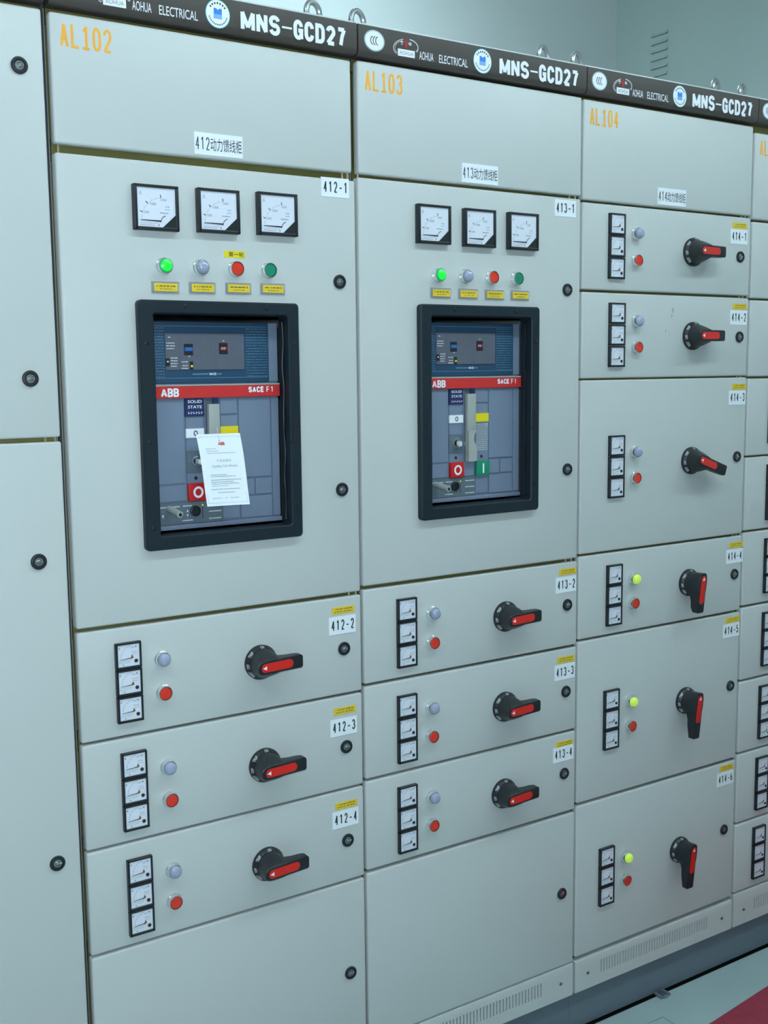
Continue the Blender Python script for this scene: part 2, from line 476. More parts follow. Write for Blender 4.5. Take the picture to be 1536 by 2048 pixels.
def meter_big():
    w, h = 0.0417, 0.0392
    c = MB()
    for (a, b, cc, d) in ((-w, -w+0.0060, -h, h), (w-0.0060, w, -h, h), (-w, w, h-0.0052, h), (-w, w, -h, -h+0.0058)):
        c.box(a, b, -0.0125, 0.006, cc, d, 'black', 0.0010, 2)
    c.poly([(w-0.034, -h+0.003), (w-0.004, -h+0.003), (w-0.004, -h+0.030)], -0.0115, 0, 'black')
    y = -0.0095
    c.box(-w+0.005, w-0.005, y, 0.003, -h+0.005, h-0.005, 'dial')
    y -= 0.0003
    px, pz = 0.012, -0.0225
    c.arc(px, pz, 0.040, 0.040, 0.0005, 92, 176, y, 'faint')
    for k, a in enumerate((95, 108, 121, 134, 147, 160, 172)):
        ca, sa = math.cos(math.radians(a)), math.sin(math.radians(a))
        big = k in (0, 3, 5)
        c.line(px+0.040*ca, pz+0.040*sa, px+(0.0455 if big else 0.042)*ca, pz+(0.0455 if big else 0.042)*sa, 0.0014 if big else 0.0006, y, 'ink' if big else 'greyink')
    c.text('A', -0.0315, -0.0265, 0.0205, 0.0275, y, 'greyink')
    c.text('1500', 0.0080, 0.0190, 0.0120, 0.0162, y, 'greyink', 0.01)
    c.text('1000', -0.0120, -0.0005, 0.0040, 0.0085, y, 'greyink', 0.01)
    c.text('500', -0.0230, -0.0140, -0.0105, -0.0065, y, 'greyink', 0.01)
    c.fine(0.017, 0.0245, 0.0025, 0.0022, y, 'faint', 1)
    c.fine(0.016, 0.0250, -0.0025, 0.0016, y, 'faint', 2)
    c.fine(0.006, 0.0225, -0.0085, 0.0018, y, 'greyink', 3)
    c.fine(-0.031, 0.004, -0.0275, 0.0010, y, 'faint', 4)
    c.fine(-0.031, -0.004, -0.0305, 0.0010, y, 'greyink', 5)
    c.disc(0.0035, -0.0300, 0.0016, y, 'greyink', 12)
    c.poly([(-0.030, -0.0227), (0.008, -0.0240), (0.0080, -0.0215), (-0.030, -0.0217)], y-0.0012, y-0.0002, 'ink')
    c.arc(0.0175, -0.0265, 0.0105, 0.0130, 0.0012, 95, 172, y-0.0008, 'ink')
    return c.mesh('ammeter')
METER_B = meter_big()

def chrome_ring():
    c = MB()
    c.lathe(0, 0, [(0.0150, -0.001), (0.0152, 0.0035), (0.0148, 0.0050), (0.0140, 0.0056), (0.0139, 0.0120), (0.0134, 0.0134), (0.0124, 0.0136), (0.0119, 0.0110), (0.0119, 0.004)], 'chrome', 36)
    return c
def lamp_meshes(m, rim=None):
    c = chrome_ring()
    l = MB()
    if rim:
        l.lathe(0, 0, [(0.0119, 0.004), (0.0119, 0.0150), (0.0110, 0.0170), (0.0096, 0.0176)], rim, 32)
        l.lathe(0, 0, [(0.0096, 0.0176), (0.0064, 0.0192), (0.0032, 0.0199), (0.0, 0.0201)], m, 32)
    else:
        l.lathe(0, 0, [(0.0119, 0.004), (0.0121, 0.0150), (0.0114, 0.0180), (0.0096, 0.0205), (0.0067, 0.0222), (0.0032, 0.0230), (0.0, 0.0232)], m, 32)
        # moulded cells of the lens
        for (dx, dz) in ((0, 0), (0.005, 0), (-0.005, 0), (0.0025, 0.0043), (-0.0025, 0.0043), (0.0025, -0.0043), (-0.0025, -0.0043)):
            l.lathe(dx, dz, [(0.0020, 0.0195), (0.0016, 0.0222), (0.0, 0.0232)], m, 10)
    return c.mesh('indicator_lamp'), l.mesh('lens')
LAMP = dict(clear=lamp_meshes('clear'), green=lamp_meshes('lit', 'litrim'), lime=lamp_meshes('lime'))
def button_meshes(m):
    c = chrome_ring()
    l = MB()
    l.lathe(0, 0, [(0.0116, 0.004), (0.0116, 0.0120), (0.0106, 0.0130), (0.0, 0.0124)], m, 32)
    return c.mesh('push_button'), l.mesh('button_cap')
BUTTON = dict(red=button_meshes('red'), green=button_meshes('green'))

def lock_meshes():
    c = MB()
    c.lathe(0, 0, [(0.0138, -0.001), (0.0140, 0.0020), (0.0128, 0.0042), (0.0110, 0.0048), (0.0088, 0.0044), (0.0082, 0.0)], 'black', 32)
    k = MB()
    k.lathe(0, 0, [(0.0082, 0.0), (0.0082, 0.0018), (0.0074, 0.0026), (0.0052, 0.0026), (0.0046, 0.0006), (0.0, 0.0006)], 'steel', 28)
    k.lathe(0, 0, [(0.0030, 0.0), (0.0030, 0.0034), (0.0022, 0.0040), (0.0, 0.0040)], 'steel', 14)
    k.box(0.0015, 0.0075, -0.0036, 0, -0.0011, 0.0011, 'chrome')
    return c.mesh('key_lock'), k.mesh('lock_core')
LOCK = lock_meshes()

def handle_meshes(tip):
    DZ = 0.0040                            # hub height beyond the first 46 mm
    c = MB()
    c.lathe(0, 0, [(0.0340, -0.001), (0.0345, 0.0050), (0.0335, 0.0075), (0.0292, 0.0125), (0.0, 0.0125)], 'black', 48)
    # position markings around the sloping ring
    for t, a, w in (('ON', 90, 0.0075), ('TRIP', 142, 0.0125), ('OFF', 186, 0.0095), ('RESET', 220, 0.0145)):
        vs, fs, x0, x1, z0, z1 = glyphs(t, 0.015)
        out = []
        for v in vs:
            u = ((v[0]-x0)/(x1-x0)-0.5)*w; q = (v[1]-z0)/(z1-z0)
            r = 0.0292 + q*0.0042
            ang = math.radians(a) - u/0.031
            out.append((r*math.cos(ang), -(0.0130 - (r-0.0285)/0.005*0.0055) - 0.0004, r*math.sin(ang)))
        c.raw(out, fs, 'silver')
    ring = c.mesh('rotary_handle')
    # lever: side profile (x, y) swept across its width, edges rounded
    SL = 0.105                             # the lever leans back towards the panel
    yt = -0.0464 - DZ + SL*(tip+0.016)
    prof = [(-0.012, -0.0140), (-0.012, -0.0445-DZ), (-0.010, -0.0455-DZ), (tip, yt), (tip, yt+0.0135), (0.060, -0.0205), (0.043, -0.0205), (0.031, -0.0175), (0.024, -0.0130)]
    bm = bmesh.new()
    hw = 0.0132
    lo = [bm.verts.new((p[0], p[1], -hw)) for p in prof]
    hi = [bm.verts.new((p[0], p[1], hw)) for p in prof]
    n = len(prof)
    bm.faces.new(lo); bm.faces.new(list(reversed(hi)))
    for i in range(n):
        bm.faces.new((lo[i], hi[i], hi[(i+1) % n], lo[(i+1) % n]))
    bmesh.ops.recalc_face_normals(bm, faces=list(bm.faces))
    ends = [e for e in bm.edges if all(abs(v.co.x-tip) < 1e-6 for v in e.verts) and abs(e.verts[0].co.z - e.verts[1].co.z) < 1e-6]
    bmesh.ops.bevel(bm, geom=ends, offset=0.0055, segments=5, profile=0.5, affect='EDGES')
    edges = [e for e in bm.edges if all(abs(abs(v.co.z)-hw) < 1e-5 for v in e.verts) and abs(e.verts[0].co.z - e.verts[1].co.z) < 1e-6]
    bmesh.ops.bevel(bm, geom=edges, offset=0.0022, segments=3, profile=0.5, affect='EDGES')
    l = MB(); l.bm(bm, 'black')
    # hub: a round foot drawn out into the blunt rounded end of the lever
    n = 48; rows = []
    for t in [0, 0.08, 0.2, 0.35, 0.5, 0.65, 0.8, 0.92, 1.0, 1.06, 1.06]:
        row = []
        cap = t > 1
        mixv = min(1.0, t)**1.4
        for k in range(n):
            a = 2*math.pi*k/n
            c, q = math.cos(a), math.sin(a)
            fx = 0.0305*math.copysign(abs(c)**0.62, c); fz = 0.0142*math.copysign(abs(q)**0.62, q)
            x = (1-mixv)*0.0286*c + mixv*fx; z = (1-mixv)*0.0286*q + mixv*fz
            if cap: x *= 0.945; z *= 0.90
            row.append((x, -(0.0120 + min(1.0, t)*(0.0332+DZ) + (0.0013 if cap else 0)) + SL*(x+0.016)*min(1.0, t)**2, z))
        rows.append(row)
    vs = [p for r_ in rows[:-1] for p in r_]
    nr = len(rows)-1
    fs = [(i*n+k, i*n+(k+1) % n, (i+1)*n+(k+1) % n, (i+1)*n+k) for i in range(nr-1) for k in range(n)] + [tuple((nr-1)*n+k for k in range(n))]
    l.raw(vs, fs, 'black')
    lev = l.mesh('lever')
    r = MB()
    pts = []
    x0, x1, rr = -0.0148, 0.0410, 0.0086
    for k in range(13): pts.append((x1 + rr*math.sin(math.pi*k/12), -rr*math.cos(math.pi*k/12)))
    for k in range(13): pts.append((x0 - rr*math.sin(math.pi*k/12), rr*math.cos(math.pi*k/12)))
    r.poly(pts, -0.0474, -0.046, 'insert')
    r.raw([(-0.0210, -0.0477, 0), (-0.0115, -0.0477, -0.0042), (-0.0115, -0.0477, 0.0042)], [(0, 1, 2)], 'white')
    r.v = [(x, y + SL*(x+0.016) - DZ, z) for (x, y, z) in r.v]
    return ring, lev, r.mesh('red_insert')
HANDLE = handle_meshes(0.0725)
HANDLE_LONG = handle_meshes(0.0920)

def yellow_mesh():
    b = MB()
    b.box(-0.0265, 0.0265, -0.0008, 0.0005, -0.0072, 0.0072, 'yellow')
    b.fine(-0.018, 0.020, 0.0028, 0.0022, -0.0010, 'yellowink', 3, 0.6)
    b.fine(-0.021, 0.021, -0.0025, 0.0018, -0.0010, 'yellowink', 5, 0.7)
    return b.mesh('yellow_label')
YELLOW = yellow_mesh()

def nameplate_mesh(seed):
    b = MB()
    b.box(-0.0222, 0.0222, -0.0042, -0.0032, -0.0070, 0.0070, 'yellow')
    b.fine(-0.018, 0.018, 0.0022, 0.0024, -0.0045, 'yellowink', seed, 0.6)
    b.fine(-0.012, 0.012, -0.0030, 0.0014, -0.0045, 'yellowink', seed+1, 0.7)
    b.box(-0.0268, 0.0268, -0.0034, 0.0, -0.0108, 0.0108, 'acrylic', 0.0008, 1)
    return b.mesh('name_plate')
NAMEPLATE = [nameplate_mesh(k*7+1) for k in range(4)]

def number_label(t, w=0.0635, h=0.0365):
    b = MB()
    b.box(-w/2, w/2, -0.0009, 0.0005, -h/2, h/2, 'paper')
    b.gothic(t, -w*0.41, w*0.43, -h*0.27, h*0.31, 0.0024, -0.0013, 'ink', 0.55)
    return b.mesh('number_label')

def with_lens(parent, pair, name, sub, loc):
    o = put(name, pair[0], parent, loc)
    put(sub, pair[1], o)
    return o
def flat(parent, pair, name, loc):
    """both meshes of a component joined into one (for the third level of a tree)"""
    key = (pair[0].name, pair[1].name)
    if key not in _JOIN:
        bm = bmesh.new()
        mats = []
        for me in pair:
            n0 = len(bm.faces)
            bm.from_mesh(me)
            bm.faces.ensure_lookup_table()
            idx = []
            for m in me.materials:
                if m not in mats: mats.append(m)
                idx.append(mats.index(m))
            for f in bm.faces[n0:]: f.material_index = idx[f.material_index]
        me = bpy.data.meshes.new(name)
        bm.to_mesh(me); bm.free()
        for m in mats: me.materials.append(m)
        _JOIN[key] = me
    return put(name, _JOIN[key], parent, loc)
_JOIN = {}

def panel_mesh(name, w, h, hole=None, t=0.020, bev=0.0042):
    """folded sheet front, origin at its lower left corner, front at y=0"""
    b = MB()
    if not hole:
        b.box(0, w, 0, t, 0, h, 'paint', bev, 3)
        return b
    hx0, hx1, hz0, hz1 = hole
    bm = bmesh.new()
    O = [(0, 0), (w, 0), (w, h), (0, h)]; I = [(hx0, hz0), (hx1, hz0), (hx1, hz1), (hx0, hz1)]
    V = {}
    for y in (0, t):
        for k, (x, z) in enumerate(O): V['o', y, k] = bm.verts.new((x, y, z))
        for k, (x, z) in enumerate(I): V['i', y, k] = bm.verts.new((x, y, z))
    for k in range(4):
        j = (k+1) % 4
        bm.faces.new((V['o', 0, k], V['o', 0, j], V['i', 0, j], V['i', 0, k]))
        bm.faces.new((V['o', t, j], V['o', t, k], V['i', t, k], V['i', t, j]))
        bm.faces.new((V['o', 0, j], V['o', 0, k], V['o', t, k], V['o', t, j]))
        bm.faces.new((V['i', 0, k], V['i', 0, j], V['i', t, j], V['i', t, k]))
    bmesh.ops.recalc_face_normals(bm, faces=list(bm.faces))
    ed = []
    for k in range(4):
        ed.append(bm.edges.get((V['o', 0, k], V['o', 0, (k+1) % 4])))
        ed.append(bm.edges.get((V['o', 0, k], V['o', t, k])))
    bmesh.ops.bevel(bm, geom=ed, offset=bev, segments=3, profile=0.5, affect='EDGES')
    b.bm(bm, 'paint')
    return b

# ------------------------------------------------------------------ header strip with its marks
HZ0, HZ1 = 2.2395, 2.2975
def header(cab, W, full=True):
    b = MB()
    # cross-section: flat front, lower lip rolled back
    prof = [(-0.0120, HZ1-0.002), (-0.0100, HZ1), (0.030, HZ1), (0.030, HZ0), (-0.004, HZ0), (-0.0085, HZ0+0.002), (-0.0110, HZ0+0.006), (-0.0120, HZ0+0.012)]
    n = len(prof)
    vs = [(0.0008, y, z) for y, z in prof] + [(W-0.0008, y, z) for y, z in prof]
    fs = [tuple(range(n)), tuple(range(2*n-1, n-1, -1))] + [(i, i+n, (i+1) % n+n, (i+1) % n) for i in range(n)]
    b.raw(vs, fs, 'header')
    h = b.build('header_strip', cab)
    y = -0.0124
    k = W/0.6
    e = MB(); cx, cz = 0.0375*k, 2.2705
    e.disc(cx, cz, 0.0238*k, y, 'silver', 40, 0.0200); e.arc(cx, cz, 0.0226*k, 0.0188, 0.0008, 0, 360, y-0.0002, 'teal', 40)
    e.disc(cx, cz, 0.0212*k, y-0.0003, 'white', 40, 0.0176)
    for dx in (-0.0050, 0.0008, 0.0066):
        e.arc(cx+dx+0.002, cz, 0.0062*k, 0.0078, 0.0018, 100, 260, y-0.0005, 'ink', 12)
    e.build('certification_mark', h)
    e = MB(); cx, cz = 0.1115*k, 2.2705
    e.arc(cx, cz-0.003, 0.0300*k, 0.0165, 0.0016, 96, 215, y-0.0003, 'silver', 20, 0.18)
    e.arc(cx, cz-0.003, 0.0265*k, 0.0140, 0.0010, 100, 215, y-0.0003, 'silver', 20, 0.18)
    e.arc(cx, cz-0.003, 0.0300*k, 0.0165, 0.0022, -30, 66, y-0.0003, 'silver', 18, 0.18)
    e.disc(cx+0.0005, cz+0.0065, 0.0048, y-0.0003, 'darkred', 20, 0.0062)
    e.poly([(cx-0.004, cz-0.004), (cx+0.004, cz-0.004), (cx+0.001, cz+0.006), (cx-0.001, cz+0.006)], y-0.0004, y-0.0002, 'darkred')
    e.text('奥', cx-0.0135, cx-0.0055, cz+0.002, cz+0.009, y-0.0004, 'white', 0.02)
    e.text('华', cx+0.0060, cx+0.0140, cz+0.002, cz+0.009, y-0.0004, 'white', 0.02)
    e.box(cx-0.0190*k, cx+0.0215*k, y-0.0004, y+0.0004, cz-0.0200, cz-0.0065, 'white')
    e.text('AOHUA', cx-0.0150*k, cx+0.0180*k, cz-0.0170, cz-0.0095, y-0.0006, 'greyink', 0.01)
    e.arc(cx+0.0268*k, cz-0.0055, 0.0022, 0.0022, 0.0007, 0, 360, y-0.0003, 'silver', 14)
    e.build('maker_emblem', h)
    e = MB()
    e.text('AOHUA', 0.1440*k, 0.1790*k, 2.2500, 2.2660, y-0.0003, 'white', 0.004)
    e.text('ELECTRICAL', 0.1930*k, 0.2660*k, 2.2500, 2.2660, y-0.0003, 'white', 0.004)
    e.build('maker_lettering', h)
    e = MB(); cx, cz = 0.3020*k+0.003, 2.2682
    e.disc(cx, cz, 0.0242*k, y, 'teal', 40, 0.0248); e.disc(cx, cz, 0.0230*k, y-0.0002, 'white', 40, 0.0236)
    e.quad(cx-0.0080*k, cx+0.0080*k, cz-0.0085, cz+0.0095, y-0.0004, 'blueprint')
    e.quad(cx-0.0072*k, cx+0.0080*k, cz-0.0085, cz-0.0008, y-0.0005, 'paleblue')
    e.poly([(cx-0.0030, cz+0.0096), (cx, cz+0.0066), (cx+0.0030, cz+0.0096)], y-0.0006, y-0.0004, 'white')
    for a in list(range(40, 150, 17)) + list(range(200, 345, 11)):
        ca, sa = math.cos(math.radians(a)), math.sin(math.radians(a))
        s_ = 0.0017 if a < 180 else 0.0011
        e.line(cx+(0.0180-s_)*k*ca, cz+(0.0185-s_)*sa, cx+(0.0180+s_)*k*ca, cz+(0.0185+s_)*sa, 0.0026 if a < 180 else 0.0020, y-0.0005, 'ink')
    e.build('quality_seal', h)
    e = MB()
    e.gothic('MNS', 0.3500*k, 0.4310*k, 2.2475, 2.2835, 0.0076, y-0.0003, 'white', 0.12, {'M': 1.25})
    e.line(0.4350*k, 2.2655, 0.4560*k, 2.2655, 0.0036, y-0.0003, 'white')
    e.gothic('GCD27', 0.4590*k, 0.5740*k, 2.2475, 2.2835, 0.0076, y-0.0003, 'white', 0.14)
    e.build('type_lettering', h)
    return h

def eye(cab, x, y=0.10):
    b = MB()
    b.lathe(0, 0, [(0.013, 0), (0.013, 0.004), (0.007, 0.006), (0.007, 0.012)], 'steel', 16)
    b.v = [(vx, vz, -vy) for (vx, vy, vz) in b.v]
    b.v = [(vx, vy, vz) for (vx, vy, vz) in b.v]
    c = 0.036
    b.tube([(0.0205*math.cos(a)*0.94, 0.0205*math.cos(a)*0.35, c + 0.0205*math.sin(a)) for a in [2*math.pi*k/28 for k in range(28)]], 0.0058, 'steel', 10, True)
    return b.build('lifting_eye', cab, (x, y, 2.303))

def shell(cab, W, rails, pins=()):
    b = MB()
    D = 0.80
    b.box(0.0006, 0.0022, 0.024, D, 0.105, 2.296, 'sheet'); b.box(W-0.0022, W-0.0006, 0.024, D, 0.105, 2.296, 'sheet')
    b.box(0.0006, W-0.0006, D-0.002, D, 0.105, 2.296, 'sheet'); b.box(0.0006, W-0.0006, 0.024, D, 0.105, 0.107, 'sheet')
    b.box(0.0006, W-0.0006, -0.003, D, 2.2978, 2.3030, 'paint', 0.0015, 2)
    b.box(0.0006, W-0.0006, 0.028, D, 2.292, 2.2978, 'sheet')
    b.build('enclosure', cab)
    f = MB()
    f.box(0.003, 0.022, 0.040, 0.060, 0.107, 2.292, 'zinc'); f.box(W-0.022, W-0.003, 0.040, 0.060, 0.107, 2.292, 'zinc')
    for z in rails:
        f.box(0.004, W-0.004, 0.0225, 0.0405, z-0.018, z+0.018, 'zinc')
    f.build('mounting_frame', cab)
    p = MB(); p.box(0.0, W + 0.0008, 0.018, D-0.02, 0.0, 0.103, 'plinth')
    p.build('plinth', cab)
    for (x, z, hgt) in pins:
        q = MB(); q.lathe(0, 0, [(0.0022, -hgt/2), (0.0022, hgt/2)], 'brass', 10)
        q.v = [(vx, vz, vy) for (vx, vy, vz) in q.v]
        q.build('hinge_pin', cab, (x, 0.012, z))

def vent_panel(cab, x0, x1, z0=0.1065, z1=0.1885, cols=42):
    W = x1-x0; H = z1-z0
    b = MB()
    sx0, sx1 = W*0.150, W*0.840
    sz0, sz1 = 0.028, 0.062
    prof = [(0.0, sz1), (0.0, H-0.0035), (0.0010, H-0.0010), (0.0035, H), (0.018, H), (0.018, sz1)]
    n = len(prof)
    b.raw([(0, y, z) for y, z in prof] + [(W, y, z) for y, z in prof],
          [tuple(range(n)), tuple(range(2*n-1, n-1, -1))] + [(i, i+n, (i+1) % n+n, (i+1) % n) for i in range(n)], 'paint')
    b.box(0, W, 0.0, 0.018, 0, sz0, 'paint')
    b.box(0, sx0, 0.0, 0.018, sz0, sz1, 'paint'); b.box(sx1, W, 0.0, 0.018, sz0, sz1, 'paint')
    p = (sx1-sx0)/cols
    for k in range(cols):
        b.box(sx0+k*p+p*0.36, sx0+(k+1)*p, 0.0, 0.010, sz0, sz1, 'paint')
    b.box(sx0-0.003, sx1+0.003, 0.008, 0.016, sz0-0.003, sz1+0.003, 'dark')
    o = b.build('vent_panel', cab, (x0, 0, z0))
    for sx in (0.042, W-0.040):
        s = MB(); s.lathe(0, 0, [(0.0042, 0), (0.0040, 0.0016), (0.0, 0.0020)], 'steel', 14)
        s.box(-0.0034, 0.0034, -0.0024, -0.001, -0.0006, 0.0006, 'dark')
        s.build('panel_screw', o, (sx, 0, 0.041))
    return o

def upper_panel(cab, x0, x1, z0, z1, mark, name=None, nx=None, nz=None):
    o = panel_mesh('upper_panel', x1-x0, z1-z0).build('upper_panel', cab, (x0, 0, z0))
    if mark:
        e = MB()
        bx, bz = 0.0165, z1-z0-0.054
        e.gothic(mark, bx, bx+0.0895, bz, bz+0.0385, 0.0044, -0.0004, 'orange', 0.28)
        e.quad(bx+0.0385, bx+0.0505, bz, bz+0.0040, -0.0005, 'orange')
        e.build('stencil_lettering', o)
    if name:
        e = MB()
        e.box(-0.0482, 0.0482, -0.0010, 0.0005, -0.0195, 0.0195, 'paper')
        e.gothic(name[:3], -0.0455, -0.0185, -0.0110, 0.0115, 0.0016, -0.0014, 'ink', 0.45)
        e.text(name[3:], -0.0165, 0.0460, -0.0115, 0.0115, -0.0014, 'ink')
        e.build('name_label', o, (nx-x0, 0, nz-z0))
    return o

# ------------------------------------------------------------------ withdrawable drawers
def drawer(label, group, cabx, x0, x1, z0, z1, numb, mx, mz, lamp=('clear', 0.162, -0.069), btn=(0.164, -0.132), hnd=(0.370, -0.107), ang=0.0,
           lock=(0.555, -0.108), lab=(0.551, -0.060), yel=(0.553, -0.028)):
    """all offsets are from the cabinet's left edge and the drawer's top edge"""
    t = thing('drawer_unit', label, 'drawer', (cabx, 0, z0), group)
    H = z1-z0
    panel_mesh('front_panel', x1-x0, H).build('front_panel', t, (x0-cabx, 0, 0))
    for k in range(3):
        a = put('ammeter', METER_S[0], t, (mx, 0, H+mz-k*0.0498))
        put('dial', METER_S[1], a); put('needle', METER_S[2], a)
    with_lens(t, LAMP[lamp[0]], 'indicator_lamp', 'lens', (lamp[1], 0, H+lamp[2]))
    with_lens(t, BUTTON['red'], 'push_button', 'button_cap', (btn[0], 0, H+btn[1]))
    HM = HANDLE_LONG if H > 0.3 else HANDLE
    h = put('rotary_handle', HM[0], t, (hnd[0], 0, H+hnd[1]))
    for me, nm in ((HM[1], 'lever'), (HM[2], 'red_insert')):
        o = put(nm, me, h); o.rotation_euler = (0, math.radians(ang), 0)
    with_lens(t, LOCK, 'key_lock', 'lock_core', (lock[0], 0, H+lock[1]))
    if numb:
        put('number_label', number_label(numb), t, (lab[0], 0, H+lab[1]))
        put('yellow_label', YELLOW, t, (yel[0], 0, H+yel[1]))
    return t

# ------------------------------------------------------------------ air circuit breaker
def breaker(name_loc, label, opened):
    """drawn in the coordinates of the first cabinet's front, then moved as a whole"""
    X0, Z0 = 0.167, 1.343
    t = thing('circuit_breaker', label, 'circuit breaker', name_loc, 'circuit breakers behind the door windows')
    off = Vector((-X0, -0.024, -Z0))
    def B(b, name, parent=None, lbl=None):
        b.v = [(v[0]-X0, v[1]-0.024, v[2]-Z0) for v in b.v]
        o = b.build(name, parent or t)
        return o
    y = 0.024
    b = MB()
    b.box(0.165, 0.4295, y+0.003, 0.16, 1.345, 1.7275, 'breaker', 0.002, 2)
    # raised cover plates with the joints between them
    g = 0.0008
    for (a, c, z0, z1) in ((0.166, 0.2310, 1.4290, 1.5860), (0.166, 0.2310, 1.3960, 1.4270), (0.2325, 0.2695, 1.3960, 1.5860), (0.2710, 0.3015, 1.3960, 1.5860),
                           (0.3030, 0.3400, 1.5555, 1.5860), (0.3030, 0.3400, 1.3560, 1.5540), (0.3415, 0.4105, 1.4325, 1.5860), (0.3415, 0.3725, 1.3985, 1.4305),
                           (0.3740, 0.4105, 1.3985, 1.4305), (0.3415, 0.4105, 1.3545, 1.3970), (0.4118, 0.4290, 1.3545, 1.5860)):
        b.box(a+g, c-g, y, y+0.006, z0+g, z1-g, 'breaker', 0.0006, 1)
    b.box(0.165, 0.4295, y-0.004, y+0.006, 1.3440, 1.3530, 'breaker', 0.0015, 2)
    b.box(0.409, 0.4290, y, y+0.006, 1.6150, 1.7270, 'breaker', 0.001, 1)
    for hx, hz in ((0.2500, 1.4380), (0.3205, 1.4380)):
        b.disc(hx, hz, 0.0034, y-0.0004, 'dark', 16)
    B(b, 'housing')
    b = MB()
    b.box(0.166, 0.4075, y-0.004, y+0.004, 1.6145, 1.7265, 'trip', 0.0015, 2)
    yy = y-0.0044
    for r in range(18):
        z = 1.7150 - r*0.0052
        b.fine(0.168, 0.1935, z, 0.0012, yy, 'tripdot', r, 0.8)
        b.fine(0.3590, 0.4040, z, 0.0012, yy, 'tripdot', r+50, 0.8)
    for z in (1.7185, 1.6240):
        b.quad(0.168, 0.404, z, z+0.0008, yy, 'tripdot')
    b.text('SACE', 0.2820, 0.2960, 1.6292, 1.6335, yy, 'white', 0.03)
    b.fine(0.2480, 0.2800, 1.6313, 0.0024, yy, 'tripdot', 90, 0.2)
    b.fine(0.2975, 0.3070, 1.6313, 0.0024, yy, 'tripdot', 92, 0.2)
    tu = B(b, 'trip_unit')
    b = MB()
    b.box(0.1950, 0.3545, y-0.006, y, 1.6390, 1.7060, 'trippanel', 0.0006, 1)
    yy = y-0.0064
    b.quad(0.2222, 0.2230, 1.6395, 1.7055, yy, 'groove'); b.quad(0.2650, 0.2655, 1.6395, 1.7055, yy, 'groove'); b.quad(0.2950, 0.2955, 1.6395, 1.7055, yy, 'groove')
    for (x, z) in ((0.2320, 1.6670), (0.3025, 1.6690)):
        b.box(x-0.0002, x+0.0172, y-0.0072, y, z-0.001, z+0.0196, 'dark', 0.0005, 1)
    b.quad(0.2325, 0.2485, 1.6735, 1.6805, y-0.0075, 'bluelcd'); b.text('ON', 0.2365, 0.2450, 1.6750, 1.6788, y-0.0078, 'tripdot', 0.02)
    b.quad(0.3040, 0.3185, 1.6750, 1.6815, y-0.0075, 'redlcd'); b.text('FF', 0.3065, 0.3150, 1.6762, 1.6802, y-0.0078, 'silver', 0.02)
    b.box(0.1953, 0.2025, y-0.0072, y, 1.6465, 1.6600, 'dark'); b.box(0.2423, 0.2487, y-0.0072, y, 1.6398, 1.6545, 'dark')
    b.quad(0.2435, 0.2480, 1.6440, 1.6480, y-0.0075, 'brightyellow')
    b.quad(0.1970, 0.2005, 1.6530, 1.6560, y-0.0075, 'silver')
    for k, (x0, x1, z) in enumerate(((0.201, 0.2055, 1.6985), (0.197, 0.2140, 1.6880), (0.197, 0.2140, 1.6830), (0.197, 0.2120, 1.6780), (0.205, 0.2190, 1.6610), (0.205, 0.2180, 1.6560), (0.205, 0.2180, 1.6510), (0.205, 0.2170, 1.6460), (0.226, 0.2385, 1.6540), (0.228, 0.2385, 1.6470), (0.226, 0.2385, 1.6420), (0.240, 0.2440, 1.6640), (0.310, 0.3140, 1.6925))):
        b.fine(x0, x1, z, 0.0018, yy, 'silver', k, 0.3)
    B(b, 'display_panel', tu)
    b = MB()
    b.box(0.166, 0.4290, y-0.006, y+0.004, 1.5875, 1.6095, 'redstrip', 0.0006, 1)
    b.box(0.166, 0.4290, y-0.0064, y+0.004, 1.6095, 1.6125, 'lever', 0.0006, 1)
    yy = y-0.0064
    # three letters cut by a thin cross, as on the plate
    b.gothic('ABB', 0.1835, 0.2190, 1.5900, 1.6060, 0.0036, yy, 'white', 0.07, {'A': 1.15})
    b.quad(0.1830, 0.2190, 1.59785, 1.59815, yy-0.0003, 'redstrip')
    for x in (0.1900, 0.2022, 0.2132):
        b.quad(x-0.00018, x+0.00018, 1.5905, 1.6055, yy-0.0003, 'redstrip')
    b.gothic('SACE', 0.3610, 0.3945, 1.5955, 1.6065, 0.0026, yy, 'white', 0.14)
    b.gothic('F1', 0.3995, 0.4150, 1.5955, 1.6065, 0.0018, yy, 'white', 0.30)
    B(b, 'red_nameplate')
    b = MB()
    b.box(0.2320, 0.2695, y-0.002, y+0.002, 1.5530, 1.5868, 'navy')
    yy = y-0.0024
    b.text('SOLID', 0.2375, 0.2655, 1.5780, 1.5835, yy, 'white', 0.010)
    b.text('STATE', 0.2375, 0.2655, 1.5680, 1.5735, yy, 'white', 0.010)
    for k in range(6):
        x = 0.2378 + k*0.0052
        b.quad(x, x+0.0009, 1.5572, 1.5622, yy, 'white')
        b.quad(x, x+0.0036, 1.5586+0.0012*(k % 2), 1.5596+0.0012*(k % 2), yy, 'white')
    B(b, 'solid_state_plate')
    b = MB()
    b.box(0.2730, 0.3000, y-0.0005, y+0.003, 1.4290, 1.5865, 'groove')
    b.box(0.2760, 0.2985, y-0.010, y+0.002, 1.4950, 1.5755, 'lever', 0.0012, 2)
    b.poly([(0.2760, 1.4290), (0.2955, 1.4290), (0.2985, 1.4330), (0.2985, 1.4600), (0.2930, 1.4690), (0.2905, 1.4760), (0.2920, 1.4880), (0.2985, 1.4965), (0.2760, 1.4965)], y-0.013, y+0.002, 'lever')
    b.box(0.2880, 0.2990, y-0.004, y+0.002, 1.5760, 1.5868, 'navy')
    B(b, 'charging_lever')
